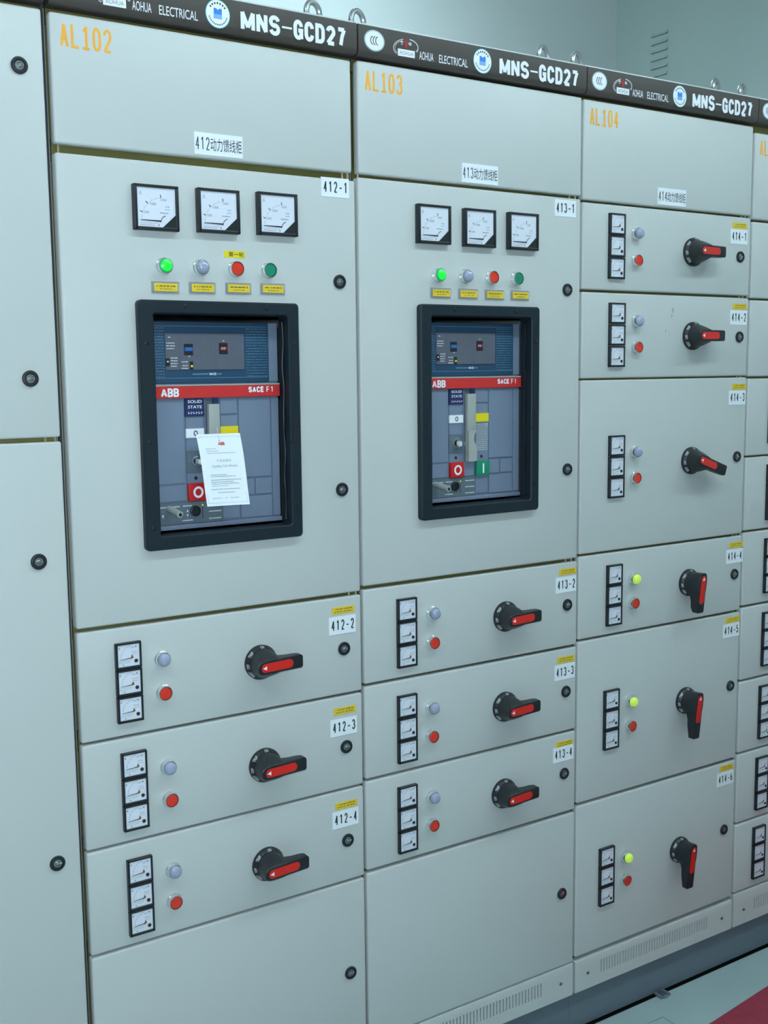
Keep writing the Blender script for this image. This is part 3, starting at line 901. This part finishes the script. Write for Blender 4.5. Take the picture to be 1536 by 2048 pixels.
    b = MB(); b.box(0.2325, 0.2690, y-0.002, y+0.002, 1.5135, 1.5305, 'white'); b.arc(0.2515, 1.5220, 0.0033, 0.0042, 0.0018, 0, 360, y-0.0024, 'ink', 24)
    B(b, 'position_indicator')
    b = MB(); b.box(0.3025, 0.3395, y-0.002, y+0.002, 1.5140, 1.5325, 'brightyellow'); B(b, 'spring_indicator')
    b = MB()
    b.box(0.2325, 0.2690, y-0.001, y+0.002, 1.4475, 1.4890, 'lockplate', 0.0005, 1)
    b.lathe(0.2520, 1.4700, [(0.0125, 0), (0.0125, 0.004), (0.0105, 0.009), (0.0085, 0.012), (0.0, 0.012)], 'chrome', 24, y)
    b.box(0.2511, 0.2529, y-0.030, y-0.011, 1.4660, 1.4740, 'chrome')
    b.poly([(0.2512 + 0.0*k, 1.4700) for k in range(0)] or [(0.2545, 1.4640), (0.2600, 1.4630), (0.2600, 1.4665), (0.2545, 1.4690)], y-0.018, y-0.010, 'steel')
    B(b, 'breaker_lock')
    b = MB(); b.box(0.2325, 0.2690, y-0.006, y+0.002, 1.3955, 1.4285, 'crimson', 0.001, 2); b.arc(0.2515, 1.4118, 0.0082, 0.0088, 0.0042, 0, 360, y-0.0064, 'white', 32)
    B(b, 'off_button')
    b = MB(); b.box(0.3030, 0.3395, y-0.006, y+0.002, 1.3955, 1.4285, 'green', 0.001, 2); b.quad(0.3195, 0.3235, 1.4015, 1.4225, y-0.0064, 'white')
    B(b, 'on_button')
    b = MB(); b.box(0.3050, 0.3390, y-0.0006, y+0.001, 1.4490, 1.5115, 'breakerlite')
    for r in range(14):
        b.fine(0.3062, 0.3378, 1.5085-r*0.0043, 0.0013, y-0.0010, 'silver', r+200, 0.6)
    b.text('CE', 0.3310, 0.3382, 1.5060, 1.5112, y-0.0012, 'silver')
    B(b, 'rating_plate')
    b = MB()
    b.box(0.166, 0.3040, y-0.002, y+0.003, 1.3535, 1.3945, 'lockplate', 0.0006, 1)
    yy = y-0.0024
    b.fine(0.1760, 0.2150, 1.3870, 0.0022, yy, 'silver', 301, 0.2); b.fine(0.2210, 0.2390, 1.3872, 0.0022, yy, 'silver', 302, 0.2)
    b.fine(0.2190, 0.2410, 1.3600, 0.0022, yy, 'silver', 303, 0.2)
    for z, sd in ((1.3870, 304), (1.3735, 305), (1.3600, 306)):
        b.fine(0.2735, 0.2990, z, 0.0022, yy, 'silver', sd, 0.2)
    b.raw([(0.2283, yy, 1.3755), (0.2317, yy, 1.3755), (0.23, yy, 1.3810)], [(0, 1, 2)], 'white')
    b.raw([(0.2283, yy, 1.3715), (0.23, yy, 1.3660), (0.2317, yy, 1.3715)], [(0, 1, 2)], 'white')
    b.raw([(0.1790, yy, 1.3730), (0.1810, yy, 1.3665), (0.1830, yy, 1.3730)], [(0, 1, 2)], 'white')
    b.quad(0.2600, 0.2612, 1.3615, 1.3885, yy, 'dark'); b.disc(0.2606, 1.3865, 0.0022, yy-0.0004, 'brightyellow', 14)
    rp = B(b, 'racking_panel')
    b = MB()
    b.tube([(0.1935, y, 1.3842), (0.1965, -0.022, 1.3775)], 0.0062, 'lever', 16)
    b.disc(0.1966, 1.3773, 0.0034, -0.0226, 'dark', 16)
    B(b, 'racking_spindle', rp)
    b = MB(); b.lathe(0.2455, 1.3765, [(0.0100, 0), (0.0100, 0.0060), (0.0084, 0.0066), (0.0082, 0.0034), (0.0, 0.0030)], 'black', 24, y)
    B(b, 'racking_socket', rp)
    return t

# ------------------------------------------------------------------ breaker compartment door
def breaker_door(cab, cabx, x0, x1, z0, z1, dx, dz, numb, sticker, lamps_x, meters, lampz, plates, platez, locks, lab):
    hole = (0.1570+dx-x0, 0.4360+dx-x0, 1.3345+dz-z0, 1.7430+dz-z0)
    d = panel_mesh('door', x1-x0, z1-z0, hole).build('door', cab, (x0-cabx, 0, z0))
    d['label'] = 'breaker compartment door with a black framed window'
    P = lambda x, z: (x-x0, 0, z-z0)
    for (mx, mz) in meters: put('ammeter', METER_B, d, P(mx, mz))
    for k, lx in enumerate(lamps_x):
        pair, nm = ((LAMP['green'], 'indicator_lamp'), (LAMP['clear'], 'indicator_lamp'), (BUTTON['red'], 'push_button'), (BUTTON['green'], 'push_button'))[k]
        o = flat(d, pair, nm, P(lx, lampz))
        o['label'] = ('lit green indicator lamp', 'clear unlit indicator lamp', 'red push button', 'green push button')[k]
    for k, px in enumerate(plates): put('name_plate', NAMEPLATE[k], d, P(px, platez[k]))
    for (lx, lz) in locks: flat(d, LOCK, 'key_lock', P(lx, lz))
    put('number_label', number_label(numb), d, P(*lab))
    if sticker:
        b = MB(); b.box(-0.0212, 0.0212, -0.0009, 0.0005, -0.0062, 0.0062, 'brightyellow')
        b.text('第一轮', -0.0125, 0.0185, -0.0045, 0.0045, -0.0013, 'ink', 0.006)
        b.build('yellow_sticker', d, P(*sticker))
    # window frame
    b = MB()
    o0, o1, q0, q1 = 0.1335+dx, 0.4568+dx, 1.3140+dz, 1.7630+dz
    i0, i1, p0, p1 = 0.1615+dx, 0.4325+dx, 1.3385+dz, 1.7395+dz
    bm = bmesh.new()
    V = {}
    R = 0.008
    def rr(x0, x1, z0, z1, r, n=5):
        out = []
        for (cx, cz, a0) in ((x0+r, z0+r, 180), (x1-r, z0+r, 270), (x1-r, z1-r, 0), (x0+r, z1-r, 90)):
            for k in range(n):
                a = math.radians(a0 + 90*k/(n-1)); out.append((cx + r*math.cos(a), cz + r*math.sin(a)))
        return out
    loops = []
    for (pts, y) in ((rr(o0, o1, q0, q1, R), 0.0), (rr(o0, o1, q0, q1, R), -0.012), (rr(o0+0.003, o1-0.003, q0+0.003, q1-0.003, R-0.002), -0.015),
                     (rr(i0-0.002, i1+0.002, p0-0.002, p1+0.002, 0.006), -0.015), (rr(i0, i1, p0, p1, 0.005), -0.013), (rr(i0+0.001, i1-0.001, p0+0.001, p1-0.001, 0.004), 0.022), (rr(i0-0.003, i1+0.003, p0-0.003, p1+0.003, 0.004), 0.022)):
        loops.append([bm.verts.new((x, y, z)) for x, z in pts])
    n = len(loops[0])
    for A, C in zip(loops, loops[1:]):
        for k in range(n):
            bm.faces.new((A[k], A[(k+1) % n], C[(k+1) % n], C[k]))
    bmesh.ops.recalc_face_normals(bm, faces=list(bm.faces))
    b.bm(bm, 'flange')
    for (sx, sz) in ((0.2215, 1.7520), (0.3870, 1.7520), (0.1475, 1.6870), (0.1475, 1.5120), (0.1475, 1.3560), (0.4450, 1.6870), (0.4450, 1.5300), (0.4450, 1.3740), (0.2215, 1.3260), (0.3870, 1.3260)):
        b.lathe(sx+dx, sz+dz, [(0.0042, 0.0146), (0.0040, 0.0156), (0.0030, 0.0160), (0.0, 0.0162)], 'gasket', 14)
    # latch slot on the right bar and rubber lip down the right side
    b.box(0.4395+dx, 0.4470+dx, -0.0156, -0.012, 1.5005+dz, 1.5290+dz, 'dark')
    b.box(0.4325+dx, 0.4470+dx, -0.0162, -0.012, 1.4980+dz, 1.5005+dz, 'flange')
    b.tube([(0.4300+dx + 0.0012*math.sin(k*1.1), 0.006+0.001*math.sin(k*1.7), 1.3480+dz + k*0.0190) for k in range(21)], 0.0022, 'gasket', 8)
    b.v = [(v[0]-x0, v[1], v[2]-z0) for v in b.v]
    b.build('window_frame', d)
    return d

# ================================================================== CABINETS
GC = 'switchgear cabinets standing in a row'
X1, X2, X3, X4, X5, X6 = -0.810, 0.0, 0.600, 1.201, 1.784, 2.367

# ---- far left: tall doors
c1 = thing('switchgear_cabinet', 'grey cabinet at the left edge of the photo with two tall plain doors', 'electrical cabinet', (X1, 0, 0), GC)
W1 = 0.803
shell(c1, W1, [1.524, 2.235, 0.188], [(W1-0.026, 1.52275, 0.0070), (W1-0.009, 1.52275, 0.0070)])
header(c1, W1)
def plain_door(cab, cabx, x0, x1, z0, z1, locks):
    d = panel_mesh('door', x1-x0, z1-z0).build('door', cab, (x0-cabx, 0, z0))
    for (lx, lz) in locks: flat(d, LOCK, 'key_lock', (lx-x0, 0, lz-z0))
    return d
plain_door(c1, X1, X1+0.005, -0.0095, 1.5265, 2.2310, [(-0.050, 2.136), (-0.057, 1.627)])
plain_door(c1, X1, X1+0.005, -0.0085, 0.1920, 1.5190, [(-0.058, 1.314), (-0.051, 0.768)])
vent_panel(c1, 0.005, W1-0.005)
eye(c1, 0.70)

# ---- second: AL102
c2 = thing('switchgear_cabinet', 'grey cabinet with orange AL102 lettering and a paper tag hanging in its breaker window', 'electrical cabinet', (X2, 0, 0), GC)
W2 = 0.598
shell(c2, W2, [2.235, 2.0115, 1.1820, 0.974, 0.773, 0.571, 0.189], [(0.012, 2.01125, 0.0140), (0.574, 2.01125, 0.0140), (0.586, 2.01125, 0.0140), (0.575, 1.1819, 0.0066), (0.592, 1.1819, 0.0066)])
header(c2, W2)
eye(c2, 0.566)
upper_panel(c2, 0.003, 0.590, 2.0185, 2.2300, 'AL102', '412动力馈线柜', 0.3043, 2.0435)
breaker_door(c2, X2, 0.003, 0.5965, 1.1855, 2.0040, 0.0, 0.0, '412-1', (0.3305, 1.8503), (0.1890, 0.2600, 0.3300, 0.3985),
             [(0.1762, 1.9230), (0.2967, 1.9250), (0.4180, 1.9272)], 1.8235, (0.1915, 0.2635, 0.3360, 0.4080), (1.7860, 1.7870, 1.7882, 1.7895),
             [(0.557, 1.808), (0.555, 1.398)], (0.550, 1.9875))
plain_door(c2, X2, 0.003, 0.597, 0.1920, 0.5685, [(0.558, 0.367)])
vent_panel(c2, 0.003, 0.597)

# ---- third: AL103
c3 = thing('switchgear_cabinet', 'grey cabinet with orange AL103 lettering and an unobstructed breaker window', 'electrical cabinet', (X3, 0, 0), GC)
W3 = 0.5995
shell(c3, W3, [2.235, 2.0155, 1.1900, 0.984, 0.779, 0.575, 0.190], [(0.010, 2.0155, 0.0064), (0.572, 2.0155, 0.0064), (0.590, 2.0155, 0.0064), (0.570, 1.1901, 0.0070), (0.588, 1.1901, 0.0070)])
header(c3, W3)
eye(c3, 0.070); eye(c3, 0.569)
upper_panel(c3, 0.005, 0.5975, 2.0190, 2.2330, 'AL103', '413动力馈线柜', 0.3075, 2.0425)
breaker_door(c3, X3, 0.6035, 1.1975, 1.1940, 2.0120, 0.6085, 0.0060, '413-1', None, (0.7950, 0.8655, 0.9365, 1.0055),
             [(0.7815, 1.9307), (0.9008, 1.9300), (1.0205, 1.9298)], 1.8292, (0.8030, 0.8750, 0.9465, 1.0180), (1.7930, 1.7930, 1.7932, 1.7938),
             [(1.157, 1.810), (1.162, 1.404)], (1.149, 1.9885))
plain_door(c3, X3, 0.6035, 1.1975, 0.1920, 0.5740, [(1.157, 0.379)])
vent_panel(c3, 0.0035, 0.5965)

# ---- fourth: AL104
c4 = thing('switchgear_cabinet', 'grey cabinet with orange AL104 lettering holding six drawers', 'electrical cabinet', (X4, 0, 0), GC)
W4 = 0.582
shell(c4, W4, [2.235, 2.0095, 1.810, 1.609, 1.198, 0.993, 0.589, 0.192], [(0.555, 2.0097, 0.0050), (0.570, 2.0097, 0.0050), (0.555, 1.81025, 0.0052), (0.570, 1.81025, 0.0052), (0.555, 1.6087, 0.0036), (0.570, 1.6087, 0.0036), (0.555, 1.198, 0.0050), (0.570, 1.198, 0.0050)])
header(c4, W4)
eye(c4, 0.071); eye(c4, 0.552)
upper_panel(c4, 0.003, 0.5800, 2.0125, 2.2310, 'AL104', '414动力馈线柜', 1.4905-X4, 2.0375)
vent_panel(c4, 0.003, 0.580)

# ---- fifth, cut by the right edge: AL105
c5 = thing('switchgear_cabinet', 'grey cabinet cut off by the right edge of the photo beside the AL104 cabinet', 'electrical cabinet', (X5, 0, 0), GC)
W5 = 0.582
ROW5 = [(1.8080, 1.9990), (1.6085, 1.8030), (1.4030, 1.6030), (1.2060, 1.3985), (1.0050, 1.2005), (0.8025, 0.9995), (0.6015, 0.7970), (0.4040, 0.5960), (0.2050, 0.3985)]
shell(c5, W5, [2.235, 2.002, 1.8055, 1.6058, 1.4008, 1.2032, 1.0022, 0.7998, 0.5988, 0.4012, 0.2], [])
header(c5, W5)
eye(c5, 0.071)
upper_panel(c5, 0.005, 0.580, 2.0055, 2.2180, 'AL105')
vent_panel(c5, 0.005, 0.580, 0.1065, 0.1995)

# ================================================================== DRAWERS
G2, G3, G4, G5 = 'drawers of the AL102 cabinet', 'drawers of the AL103 cabinet', 'drawers of the AL104 cabinet', 'drawers of the rightmost cabinet'
for (n, z0, z1, mx, mz, lamp, btn, hnd, lock, lab, yel, say) in (
    ('412-2', 0.9766, 1.1783, 0.0938, -0.0515, ('clear', 0.1590, -0.0680), (0.160, -0.132), (0.3625, -0.1055), (0.554, -0.107), (0.5510, -0.0570), (0.5535, -0.0265), 'first below the breaker door'),
    ('412-3', 0.7751, 0.9717, 0.0970, -0.0505, ('clear', 0.1630, -0.0690), (0.165, -0.132), (0.3660, -0.1075), (0.556, -0.108), (0.5505, -0.0640), (0.5540, -0.0300), 'second below the breaker door'),
    ('412-4', 0.5736, 0.7706, 0.1000, -0.0540, ('clear', 0.1660, -0.0710), (0.166, -0.133), (0.3675, -0.1110), (0.556, -0.109), (0.5515, -0.0600), (0.5540, -0.0310), 'lowest of three above a plain door')):
    drawer('grey drawer numbered %s with horizontal lever, %s' % (n, say), G2, X2, 0.003, 0.597, z0, z1, n, mx, mz, lamp, btn, hnd, 0, lock, lab, yel)
for (n, z0, z1, mx, mz, lamp, btn, hnd, lock, lab, yel, say) in (
    ('413-2', 0.9872, 1.1862, 0.7082-X3, -0.0525, ('clear', 0.1755, -0.0690), (0.175, -0.133), (0.3790, -0.1030), (0.566, -0.100), (0.5615, -0.0510), (0.5670, -0.0208), 'first below the breaker door'),
    ('413-3', 0.7821, 0.9814, 0.7072-X3, -0.0565, ('clear', 0.1720, -0.0720), (0.171, -0.135), (0.3775, -0.1065), (0.564, -0.103), (0.5600, -0.0543), (0.5640, -0.0250), 'second below the breaker door'),
    ('413-4', 0.5812, 0.7764, 0.7063-X3, -0.0525, ('clear', 0.1720, -0.0680), (0.171, -0.131), (0.3750, -0.1055), (0.561, -0.098), (0.5578, -0.0485), (0.5615, -0.0250), 'lowest of three above a plain door')):
    drawer('grey drawer numbered %s with horizontal lever, %s' % (n, say), G3, X3, 0.6035, 1.1975, z0, z1, n, mx, mz, lamp, btn, hnd, 0, lock, lab, yel)
for (n, z0, z1, mx, mz, lamp, btn, hnd, ang, lock, lab, yel, say) in (
    ('414-1', 1.8132, 2.0069, 0.1055, -0.0440, ('clear', 0.1685, -0.0620), (0.170, -0.1235), (0.3665, -0.0945), 0, (0.541, -0.098), (0.5348, -0.0485), (0.5370, -0.0215), 'shallow grey drawer numbered 414-1 with horizontal lever, topmost in its cabinet'),
    ('414-2', 1.6108, 1.8073, 0.1097, -0.0470, ('clear', 0.1735, -0.0640), (0.175, -0.125), (0.3710, -0.0970), 0, (0.546, -0.098), (0.5410, -0.0495), (0.5455, -0.0218), 'shallow grey drawer numbered 414-2 with brown scuff marks and horizontal lever'),
    ('414-3', 1.2008, 1.6066, 0.1145, -0.1550, ('clear', 0.1755, -0.1725), (0.177, -0.2350), (0.3755, -0.2040), 18, (0.549, -0.203), (0.5445, -0.0510), (0.5510, -0.0232), 'tall grey drawer numbered 414-3 with its lever tilted halfway'),
    ('414-4', 0.9963, 1.1952, 0.1135, -0.0530, ('lime', 0.1780, -0.0700), (0.178, -0.1300), (0.3765, -0.1020), 90, (0.552, -0.100), (0.5510, -0.0520), (0.5570, -0.0230), 'shallow grey drawer numbered 414-4 with lit yellow lamp and lever down'),
    ('414-5', 0.5927, 0.9906, 0.1095, -0.1560, ('lime', 0.1750, -0.1710), (0.175, -0.2330), (0.3745, -0.2045), 90, (0.548, -0.195), (0.5458, -0.0445), (0.5510, -0.0170), 'tall grey drawer numbered 414-5 with lit yellow lamp and lever down'),
    ('414-6', 0.1994, 0.5853, 0.1010, -0.1490, ('lime', 0.1665, -0.1655), (0.166, -0.2250), (0.3645, -0.1975), 90, (0.538, -0.185), (0.5385, -0.0430), (0.5435, -0.0140), 'tall grey drawer numbered 414-6 with lever down, lowest in its cabinet')):
    t = drawer(say, G4, X4, X4+0.003, X4+0.580, z0, z1, n, mx, mz, lamp, btn, hnd, ang, lock, lab, yel)
    for k, o in enumerate([c for c in t.children if c.name.startswith('indicator_lamp')]):
        if lamp[0] == 'lime': o['label'] = 'lit yellow green indicator lamp'
WORD5 = ('topmost', 'second from the top', 'third from the top', 'fourth from the top', 'fifth and middle one', 'fourth from the bottom', 'third from the bottom', 'second from the bottom', 'lowest')
for k, (z0, z1) in enumerate(ROW5):
    drawer('grey drawer at the right edge of the photo, %s in its cabinet' % WORD5[k], G5, X5, X5+0.005, X5+0.580, z0, z1, None, 1.8985-X5-(0.004 if k < 5 else 0.004+0.004*(k-5)), -0.0460)

def scuff(parent, spots, seed):
    r = random.Random(seed)
    for (x, z, rx, rz) in spots:
        b = MB(); n = 16
        b.raw([(x + rx*math.cos(2*math.pi*k/n)*r.uniform(0.45, 1.0), -0.0003, z + rz*math.sin(2*math.pi*k/n)*r.uniform(0.5, 1.0)) for k in range(n)], [tuple(range(n))], 'scuff')
        b.build('scuff_mark', parent)
d42 = [o for o in SC.objects if o.name.startswith('drawer_unit') and '414-2' in o.get('label', '')][0]
scuff(d42, [(0.300, 0.160, 0.006, 0.011), (0.297, 0.148, 0.004, 0.006), (0.277, 0.110, 0.003, 0.007), (0.289, 0.105, 0.004, 0.006), (0.303, 0.178, 0.003, 0.003)], 3)

# ================================================================== BREAKERS AND THE TAG
breaker((0.167, 0.024, 1.343), 'blue grey circuit breaker half hidden by a white paper tag', True)
breaker((0.167+0.6098, 0.024, 1.343+0.0066), 'blue grey circuit breaker with its green on button uncovered', False)

tg = thing('certificate_tag', 'white paper certificate tag hanging in front of the breaker', 'tag', (0.2868, 0.004, 1.5205))
b = MB()
# sheet: u across, v down; it hangs from the lever and its lower end leans out of the window
def sheet(u, v, lift=0.0):
    top = Vector((0.2440-0.2868, 0.000, 0.0)).lerp(Vector((0.3335-0.2868, 0.000, -0.0005)), u)
    bot = Vector((0.2475-0.2868, -0.033, -0.1315)).lerp(Vector((0.3330-0.2868, -0.036, -0.1330)), u)
    p = top.lerp(bot, v)
    p.y += -0.006*math.sin(math.pi*v)*(1-v) + 0.002*math.sin(math.pi*u)
    p.y -= lift
    return p
NU, NV = 10, 14
vs = [sheet(i/NU, j/NV) for j in range(NV+1) for i in range(NU+1)] + [sheet(i/NU, j/NV, -0.0004) for j in range(NV+1) for i in range(NU+1)]
n1 = (NU+1)*(NV+1)
fs = []
for j in range(NV):
    for i in range(NU):
        a = j*(NU+1)+i
        fs.append((a, a+NU+1, a+NU+2, a+1)); fs.append((n1+a, n1+a+1, n1+a+NU+2, n1+a+NU+1))
b.raw(vs, fs, 'paper')
b.build('sheet', tg)
b = MB()
def on_sheet(t, u0, u1, v0, v1, m, bold=0.0):
    vs, fs, a, c, d, e = glyphs(t, bold)
    b.raw([sheet(u0+(v[0]-a)/(c-a)*(u1-u0), v1+(v[1]-d)/(e-d)*(v0-v1), 0.0006) for v in vs], fs, m)
on_sheet('ABB', 0.46, 0.61, 0.115, 0.160, 'crimson', 0.04)
on_sheet('产品合格证', 0.36, 0.70, 0.355, 0.392, 'faint', 0.01)
on_sheet('Quality Certificate', 0.24, 0.82, 0.430, 0.475, 'greyink', 0.0)
def on_line(u0, u1, v, h, m, sd):
    r = random.Random(sd); u = u0
    while u < u1:
        w_ = min(u1-u, r.uniform(0.015, 0.05))
        b.raw([sheet(u, v+h, 0.0006), sheet(u+w_, v+h, 0.0006), sheet(u+w_, v, 0.0006), sheet(u, v, 0.0006)], [(0, 1, 2, 3)], m)
        u += w_ + 0.008
for k, (u0, u1, v, m) in enumerate(((0.16, 0.40, 0.20, 'faint'), (0.16, 0.44, 0.233, 'faint'), (0.17, 0.82, 0.262, 'faint'), (0.17, 0.55, 0.565, 'greyink'), (0.19, 0.75, 0.588, 'greyink'),
                                    (0.17, 0.87, 0.635, 'greyink'), (0.17, 0.70, 0.665, 'greyink'), (0.17, 0.82, 0.69, 'greyink'), (0.17, 0.56, 0.718, 'faint'), (0.15, 0.82, 0.765, 'greyink'), (0.30, 0.70, 0.812, 'greyink'),
                                    (0.15, 0.38, 0.888, 'faint'), (0.45, 0.51, 0.888, 'faint'), (0.57, 0.78, 0.888, 'faint'))):
    on_line(u0, u1, v, 0.009, m, k)
for (u0, u1, v0, v1) in ((0.04, 0.96, 0.035, 0.039), (0.04, 0.96, 0.955, 0.959), (0.04, 0.046, 0.035, 0.959), (0.954, 0.96, 0.035, 0.959)):
    b.raw([sheet(u0, v1, 0.0005), sheet(u1, v1, 0.0005), sheet(u1, v0, 0.0005), sheet(u0, v0, 0.0005)], [(0, 1, 2, 3)], 'faint')
b.raw([sheet(0.50+0.011*math.cos(a), 0.095+0.0085*math.sin(a), 0.0008) for a in [2*math.pi*k/12 for k in range(12)]], [tuple(reversed(range(12)))], 'dark')
b.build('certificate_print', tg)
b = MB()
b.tube([sheet(0.50, 0.095, 0.001), sheet(0.50, 0.0, 0.002) + Vector((0, 0, 0.002)), (0.2900-0.2868, 0.009, 0.012)], 0.0005, 'string', 6)
b.build('cord', tg)
